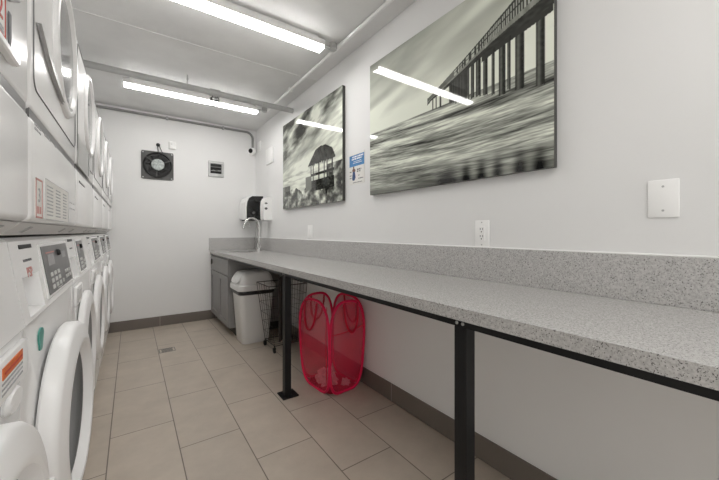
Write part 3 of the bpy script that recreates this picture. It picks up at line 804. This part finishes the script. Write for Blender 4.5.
b = new(); lathe(b, [(.020, 0), (.020, .008), (.010, .016), (0, .016)], mB @ Matrix.Translation((.252, 2.103, 0)), 14); obj('cord_grommet', b, 'dark', fn, True)

al_ = thing('wall_sensor', 'small white sensor box on the back wall above the fan', 'sensor', (.395, BY, 2.07))
b = new(); loft(b, [(0, 0, .038, .046, .008, 0), (0, 0, .038, .046, .012, .018), (0, 0, .032, .040, .012, .024)]); bmesh.ops.transform(b, matrix=mB @ Matrix.Translation((.396, 2.117, 0)), verts=b.verts); obj('cover', b, 'plate', al_, True)
b = new(); lathe(b, [(.017, .024), (.015, .030), (.0, .034)], mB @ Matrix.Translation((.396, 2.135, 0)), 18, False, False); obj('sensor_eye', b, 'enamel2', al_, True)

vb = thing('wall_vent', 'small steel framed box with dark inside on the back wall', 'vent', (.88, BY, 1.79))
vx0, vx1, vz0, vz1 = .788, .972, 1.792, 1.990
b = new()
for a in ((vx0, vx1, vz1 - .034, vz1), (vx0, vx1, vz0, vz0 + .042), (vx0, vx0 + .024, vz0 + .042, vz1 - .034), (vx1 - .030, vx1, vz0 + .042, vz1 - .034)): box(b, a[0], a[1], BY - .018, BY, a[2], a[3], .003, 1)
obj('rim', b, 'steel', vb)
b = new(); box(b, vx0 + .024, vx1 - .03, BY - .004, BY, vz0 + .042, vz1 - .034); obj('back_panel', b, 'fandark', vb)
b = new()
for z in (vz0 + .055, vz0 + .103): box(b, 0, vx1 - vx0 - .056, -.012, .012, -.0015, .0015, mat=Matrix.Translation((vx0 + .025, BY - .014, z + .02)) @ Matrix.Rotation(.7, 4, 'X'))
obj('louvre', b, 'panel', vb)
b = new(); tube(b, [(vx0 + .035, BY - .012, vz0 + .075), (vx0 + .06, BY - .016, vz0 + .082), (vx0 + .08, BY - .012, vz0 + .07)], .006, 8); tube(b, [(vx0 + .11, BY - .012, vz0 + .08), (vx0 + .15, BY - .012, vz0 + .08)], .006, 8); obj('valve_stub', b, 'chrome', vb, True)

# ------------------------------------------------------------------ right wall things
mR = frame((RX, 0, 0), (0, -1, 0), (0, 0, 1))    # local x = -Y, local z points into the room (-X)
def rplate(bm, y_hi, y_lo, z0, z1, d0, d1, bev=.002): box(bm, -y_hi, -y_lo, z0, z1, d0, d1, bev, 2, mat=mR)

td = thing('paper_towel_dispenser', 'black and white paper towel dispenser in the far corner', 'dispenser', (1.27, 4.26, 1.25))
ty0, ty1 = 4.13, 4.405
pr_ = [(RX - 1.158, 1.262)]
side = [(0, 1.250), (.205, 1.250), (.223, 1.262), (.226, 1.40), (.220, 1.465), (.195, 1.520), (.150, 1.548), (0, 1.556)]
mS = frame((RX, 0, 0), (-1, 0, 0), (0, 0, 1))    # local x into room, y up, local z = +Y
b = new(); prism(b, [(d, z) for d, z in side], ty0 + .006, ty1, mS); obj('cover', b, 'plate', td)
b = new(); prism(b, [(0.0, 1.246), (.196, 1.246), (.205, 1.256), (.206, 1.40), (.198, 1.470), (.175, 1.522), (.140, 1.544), (0, 1.552)], ty0 - .006, ty0 + .006, mS); obj('side_cover', b, 'smoke', td)
b = new(); lathe(b, [(.016, 0), (.016, .003), (0, .004)], frame((RX - .12, ty0 - .006, 1.335), (1, 0, 0), (0, 0, 1)), 16); obj('lock', b, 'panel', td, True)
b = new(); box(b, RX - .20, RX - .05, ty0 + .04, ty1 - .04, 1.236, 1.250); obj('paper_slot', b, 'panel', td)

sd_ = thing('soap_dispenser', 'white soap dispenser on the right wall beside the towel dispenser', 'dispenser', (1.33, 3.86, 1.25))
b = new(); prism(b, [(0, 1.235), (.085, 1.235), (.100, 1.245), (.104, 1.40), (.098, 1.46), (.080, 1.498), (.05, 1.512), (0, 1.515)], 3.805, 3.925, mS)
obj('cover', b, 'plate', sd_)
b = new()
for z in (1.435, 1.372): lathe(b, [(.016, 0), (.016, .003), (0, .004)], frame((RX - .072, 3.805, z), (1, 0, 0), (0, 0, 1)) @ Matrix.Diagonal((1.1, .6 if z > 1.4 else .9, 1, 1)), 16)
obj('window', b, 'panel', sd_, True)
b = new(); box(b, RX - .085, RX - .02, 3.83, 3.90, 1.222, 1.236, .003, 1); obj('nozzle', b, 'greyplast', sd_)

def wallplate(name, label, cat, y_hi, y_lo, z0, z1, kind):
    t = thing(name, label, cat, (RX, (y_hi + y_lo) / 2, z0))
    b = new(); rplate(b, y_hi, y_lo, z0, z1, 0, .014 if kind == 'plain' else .006, .003); obj('cover_plate', b, 'plate', t, True)
    yc, zc = (y_hi + y_lo) / 2, (z0 + z1) / 2
    if kind == 'outlet':
        b = new(); box(b, -yc - .017, -yc + .017, zc - .034, zc + .034, .005, .0085, .001, 1, mat=mR); rc = obj('receptacle', b, 'plate', t)
        b = new()
        for dz in (.017, -.017):
            for dx in (-.0065, .0065): box(b, -yc + dx - .0015, -yc + dx + .0015, zc + dz, zc + dz + .010, .0082, .0090, mat=mR)
            lathe(b, [(.0035, .0082), (.0035, .0092), (0, .0092)], mR @ Matrix.Translation((-yc, zc + dz - .008, 0)), 10, False, False)
        obj('socket_slot', b, 'panel', rc)
    if kind == 'switch':
        b = new(); box(b, -yc - .017, -yc + .017, zc - .033, zc + .033, .005, .010, .002, 1, mat=mR); obj('rocker', b, 'plate', t)
    if kind in ('blank', 'outlet'):
        for z in (z0 + .022, z1 - .022):
            b = new(); lathe(b, [(.0035, .006), (.0035, .0072), (0, .0078)], mR @ Matrix.Translation((-yc, z if kind == 'blank' else (z0 + .010 if z < zc else z1 - .010), 0)), 10, False, False); obj('screw', b, 'greyplast', t, True)
wallplate('wall_outlet', 'white double wall outlet just above the backsplash under the pier picture', 'outlet', .979, .902, 1.022, 1.149, 'outlet')
wallplate('wall_switch', 'small white switch plate above the backsplash under the hut picture', 'switch', 2.825, 2.735, 1.035, 1.158, 'switch')
wallplate('blank_wall_plate', 'blank white wall plate with two screws near the right edge of the photo', 'wall plate', .328, .253, 1.139, 1.259, 'blank')
wallplate('chime_box', 'tall narrow white cover on the right wall near the far corner', 'wall cover', 3.99, 3.75, 1.925, 2.115, 'plain')
wallplate('corner_cover', 'small pale cover high on the right wall in the far corner', 'wall cover', 4.33, 4.20, 2.16, 2.28, 'plain')

# paper sign
sg = thing('wall_sign', 'small blue and white paper sign between the two pictures', 'sign', (RX, 2.0, 1.455))
sy, sz0, sz1 = (2.105, 1.905), 1.452, 1.688
b = new(); rplate(b, sy[0], sy[1], sz0, sz1, 0, .0025, .0005); obj('sheet', b, 'label', sg)
S = lambda x0, x1, z0, z1, d=.0033: (-sy[0] + (sy[0] - sy[1]) * x0, -sy[0] + (sy[0] - sy[1]) * x1, sz0 + (sz1 - sz0) * z0, sz0 + (sz1 - sz0) * z1, .002, d)
b = new(); box(b, *S(.02, .98, .58, .94), mat=mR); obj('blue_field', b, 'blue', sg)
b = new(); mz = mR @ Matrix.Translation((0, 0, .003))
X_ = lambda t: -sy[0] + .2 * t
Zz = lambda t: sz0 + (sz1 - sz0) * t
strokes(b, mz, X_(.22), X_(.94), Zz(.88), .011, .0008, 3); strokes(b, mz, X_(.18), X_(.86), Zz(.81), .010, .0008, 4); strokes(b, mz, X_(.30), X_(.8), Zz(.73), .004, .0008, 5); strokes(b, mz, X_(.26), X_(.85), Zz(.68), .004, .0008, 6)
obj('title_print', b, 'plate', sg)
b = new(); ml2 = mR @ Matrix.Translation((0, 0, .0022))
for z, x0, x1, h in ((.46, .52, .80, .011), (.40, .52, .74, .011), (.27, .60, .70, .006), (.17, .62, .92, .008), (.06, .25, .85, .006)): strokes(b, ml2, X_(x0), X_(x1), Zz(z), h, .0008, int(z * 100))
for z in (.42, .30, .22): strokes(b, ml2, X_(.04), X_(.16), Zz(z), .008, .0008, int(z * 90))
obj('body_print', b, 'ink', sg)
b = new(); lathe(b, [(.009, .0022), (.009, .0030), (0, .0032)], mR @ Matrix.Translation((X_(.30), Zz(.545), 0)), 14, False, False)
prism(b, [(X_(.26), Zz(.38)), (X_(.20), Zz(.46)), (X_(.25), Zz(.51)), (X_(.37), Zz(.51)), (X_(.43), Zz(.44)), (X_(.37), Zz(.38))], .0022, .0030, mR); obj('figure_upper', b, 'skin', sg)
b = new(); prism(b, [(X_(.24), Zz(.40)), (X_(.20), Zz(.20)), (X_(.24), Zz(.13)), (X_(.36), Zz(.13)), (X_(.43), Zz(.22)), (X_(.38), Zz(.42))], .0022, .0032, mR); obj('figure_lower', b, 'navy', sg)

# ------------------------------------------------------------------ glossy photo prints
def fbm(x, y, o=4, seed=0.0):
    v = 0; a = .5
    for k in range(o):
        v += a * noise.noise(Vector((x, y, seed + k * 3.1))); x *= 2; y *= 2; a *= .5
    return v
def lerp(a, b, t):
    t = min(max(t, 0), 1); return a + (b - a) * t
def interp(pts, x): return float(np.interp(x, [p[0] for p in pts], [p[1] for p in pts]))

def pier_picture(s, t):
    """grey-green photograph of a long pier over a shallow sea, as tone 0..1 (display)"""
    hor = .468
    if t > hor:
        c = fbm(s * 1.4 + t * 1.5, t * 4.2 - s * 1.2, 4, 1.0); c2 = fbm(s * 4 + 7, t * 11 - s * 3, 4, 3.0)
        v = .77 + .24 * c + .06 * c2 + .10 * math.exp(-((t - .50) / .08) ** 2)
        v -= .90 * max(0, t - .66) * (1.2 - .9 * s)
        v += .14 * math.exp(-((t - (.60 + .42 * s)) / .05) ** 2) - .10 * math.exp(-((t - (.68 + .25 * s)) / .04) ** 2)
    else:
        u = (hor - t) / hor
        st1 = fbm(s * 3 + t * 5, t * 42 + 2.0 * math.sin(s * 2.2), 4, 5.0)
        v = .50 + .50 * st1 + .5 * fbm(s * 8 + t * 9, t * 130 + 3 * math.sin(s * 3), 3, 21.0) - .10 * u
        v += .24 * math.exp(-((t - .33 - .03 * math.sin(s * 4)) / .035) ** 2) + .22 * math.exp(-((t - .20 + .05 * s) / .05) ** 2) + .2 * math.exp(-((t - .43) / .018) ** 2) * (1 if s < .8 else .5)
        v -= .18 * math.exp(-((t - .385) / .02) ** 2)
        if t < .14: v = lerp(v, .47 + .3 * st1 + .4 * fbm(s * 10, t * 150, 3, 31.0), (.14 - t) / .05)
        if t < .05: v = lerp(v, .40 + .3 * st1, (.05 - t) / .03)
        if t < .15 and s > .45:                    # reflections of the piles on the wet sand
            for ps, pw_ in ((.955, .022), (.885, .022), (.80, .02), (.73, .02), (.66, .02), (.56, .05)):
                v -= .30 * math.exp(-((s - ps) / pw_) ** 2) * max(0, .13 - t) / .13 * 1.4
    # piles
    deckb = interp([(.44, .50), (.47, .525), (.55, .555), (.634, .592), (.70, .625), (.773, .655), (.84, .675), (.90, .688), (1.0, .715)], s)
    railt = interp([(.44, .545), (.47, .560), (.55, .612), (.64, .672), (.733, .740), (.856, .833), (.95, .905), (1.0, .945)], s)
    for a0, a1, zb in ((.941, .972, .380), (.868, .902, .398), (.838, .853, .415), (.806, .830, .400), (.774, .788, .416), (.737, .757, .430), (.705, .728, .438), (.683, .697, .441), (.668, .676, .444), (.650, .661, .446), (.636, .643, .448), (.620, .628, .450), (.606, .613, .452), (.592, .597, .455), (.578, .584, .457), (.52, .527, .462), (.494, .500, .463), (.474, .480, .463)):
        if a0 <= s <= a1 and zb + .01 * noise.noise(Vector((s * 90, 0, 0))) < t < deckb + .01:
            k = (s - a0) / (a1 - a0); v = .14 + .20 * math.exp(-((k - .35) / .22) ** 2) + .05 * noise.noise(Vector((s * 60, t * 60, 3)))
    if .57 < s < .67 and .47 < t < deckb: v = min(v, .25)
    # cap beams under the deck next to each big pile
    for cs_, ww in ((.957, .040), (.885, .034), (.818, .03), (.757, .024)):
        if abs(s - cs_) < ww and deckb - .028 < t <= deckb + .01: v = .20
    if s > .445 and deckb < t < railt:
        k = (t - deckb) / (railt - deckb)
        if k < .30: v = .20 + .06 * noise.noise(Vector((s * 40, t * 60, 0)))
        elif k < .46: v = .46 + .1 * noise.noise(Vector((s * 50, 3, 0)))
        else:
            per = .0105 * max(.25, (s - .42) * 2.0)
            v = .22 if ((s / per) % 1) < .58 or k > .90 or .68 < k < .74 else min(.62, v)
            if s < .60: v = .36
    return max(.05, min(.92, v))

def hut_picture(s, t):
    """grey-green photograph of a small thatched hut on stilts above rocks"""
    d = s * .95 - t * .55
    w = fbm(d * 2.6 + 4, (t - s * .25) * 6.5 - 3, 5, 9.0); w2 = fbm(d * 6, (t - s * .25) * 20.0, 3, 19.0)
    v = .76 + .70 * w + .25 * w2
    edge = .62 + .36 * s
    if t > edge - .16: v = lerp(v, .45 + 1.1 * fbm(s * 4, (t - s * .3) * 9, 4, 2.0), (t - edge + .16) / .12)
    v -= .20 * math.exp(-((t - (.46 + .30 * s)) / .07) ** 2) * max(0, 1 - s * 1.1)
    v = max(v, .20)
    if t < .42:
        q = fbm(s * 5, t * 26, 4, 6.0)
        v = lerp(v, .74 + .55 * q, (.42 - t) / .08)
    if t < .30 - .06 * s:
        v = lerp(v, .72 + .4 * fbm(s * 5, t * 24, 3, 8.0), (.30 - t) / .06)
    rk = .20 + .05 * fbm(s * 9, 1.0, 3, 11.0) * 3 - .04 * s
    if t < rk:
        c = fbm(s * 13, t * 13, 4, 12.0); v = .38 + .95 * c
    if s < .16 and .14 < t < .26: v = min(v, .32 + .4 * fbm(s * 20, t * 20, 3, 4))
    if s > .80 and t < .36: v = .36 + .9 * fbm(s * 14, t * 14, 4, 15.0)
    # hut
    roof = interp([(.50, .40), (.56, .47), (.63, .545), (.70, .560), (.78, .553), (.87, .50), (.91, .42)], s)
    eave = .40 + .02 * noise.noise(Vector((s * 70, 0, 0))) + (.0 if .5 < s < .91 else 1)
    if .50 < s < .91 and eave < t < roof: v = .20 + .10 * noise.noise(Vector((s * 80, t * 14, 0)))
    for a0 in (.555, .59, .68, .76, .80, .87):
        if abs(s - a0) < .008 and .24 < t < .41: v = .20
    if .55 < s < .90 and abs(t - .30) < .012: v = .18
    if .55 < s < .90 and .14 < t < .245: v = .15 + .25 * max(0, noise.noise(Vector((s * 30, t * 60, 2))))
    if .46 < s < .56 and .16 < t < .30: v = .40
    return max(.06, min(.93, v))

def picture(name, label, yl, yr, z0, z1, fn_, nx, ny):
    t = thing(name, label, 'picture', (RX, (yl + yr) / 2, z0), 'glossy prints on the right wall')
    xf = RX - .030
    b = new(); box(b, xf + .0008, RX - .006, yr, yl, z0, z1); obj('backing', b, 'edge', t)
    me = bpy.data.meshes.new('print'); vs = []; fs = []; cs = []
    for j in range(ny + 1):
        for i in range(nx + 1): vs.append((xf, yl + (yr - yl) * i / nx, z0 + (z1 - z0) * j / ny))
    for j in range(ny):
        for i in range(nx): a = j * (nx + 1) + i; fs.append((a, a + nx + 1, a + nx + 2, a + 1))
    me.from_pydata(vs, [], fs)
    me.materials.append(M['artprint'])
    at = me.color_attributes.new('ink', 'FLOAT_COLOR', 'POINT')
    buf = []
    for j in range(ny + 1):
        for i in range(nx + 1):
            v = fn_(i / nx, j / ny)
            lin = min(.92, v ** 2.2 * 1.5)
            buf += [lin * .96, lin * 1.0, lin * .88, 1]
    at.data.foreach_set('color', buf)
    me.update()
    o = bpy.data.objects.new('print', me); col.objects.link(o); o.parent = t; o.matrix_parent_inverse = parent_inv(t)
k_ = (RX - .03) / RX
def zk(z): return CAM_Z + (z - CAM_Z) * k_
picture('pier_picture', 'large glossy grey-green picture of a pier over the sea', 1.842 * k_, .617 * k_, zk(1.354), zk(2.266), pier_picture, 300, 270)
picture('hut_picture', 'smaller glossy picture of a thatched hut on stilts, nearer the far corner', 3.457 * k_, 2.210 * k_, zk(1.345), zk(2.271), hut_picture, 220, 190)

# floor drain cover
dn = thing('floor_drain', 'small square drain set in the floor tiles', 'drain', (.27, 3.49, 0))
b = new()
for a in ((.205, .335, 3.43, 3.436), (.205, .335, 3.534, 3.54), (.205, .211, 3.43, 3.54), (.329, .335, 3.43, 3.54)): box(b, a[0], a[1], a[2], a[3], 0, .002)
obj('rim', b, 'panel', dn)
b = new()
for k in range(4): box(b, .225, .315, 3.448 + .022 * k, 3.458 + .022 * k, 0, .0018)
obj('grille', b, 'panel', dn)

# ------------------------------------------------------------------ light, camera
w = bpy.data.worlds.new('World'); bpy.context.scene.world = w; w.use_nodes = True
w.node_tree.nodes['Background'].inputs[0].default_value = (1, .98, .95, 1); w.node_tree.nodes['Background'].inputs[1].default_value = .85

cam = bpy.data.cameras.new('Camera'); co = bpy.data.objects.new('Camera', cam); col.objects.link(co)
co.location = (0, 0, CAM_Z); co.rotation_euler = (PI / 2, 0, math.radians(-35.05))
cam.sensor_width = 36; cam.lens = 325 / 719 * 36; cam.shift_y = -8 / 719; cam.clip_start = .02
sc = bpy.context.scene; sc.camera = co
sc.view_settings.view_transform = 'Standard'; sc.view_settings.look = 'None'; sc.view_settings.gamma = 1
sc.cycles.diffuse_bounces = 8; sc.cycles.max_bounces = 16; sc.cycles.transparent_max_bounces = 16
sc.view_settings.exposure = 1.36
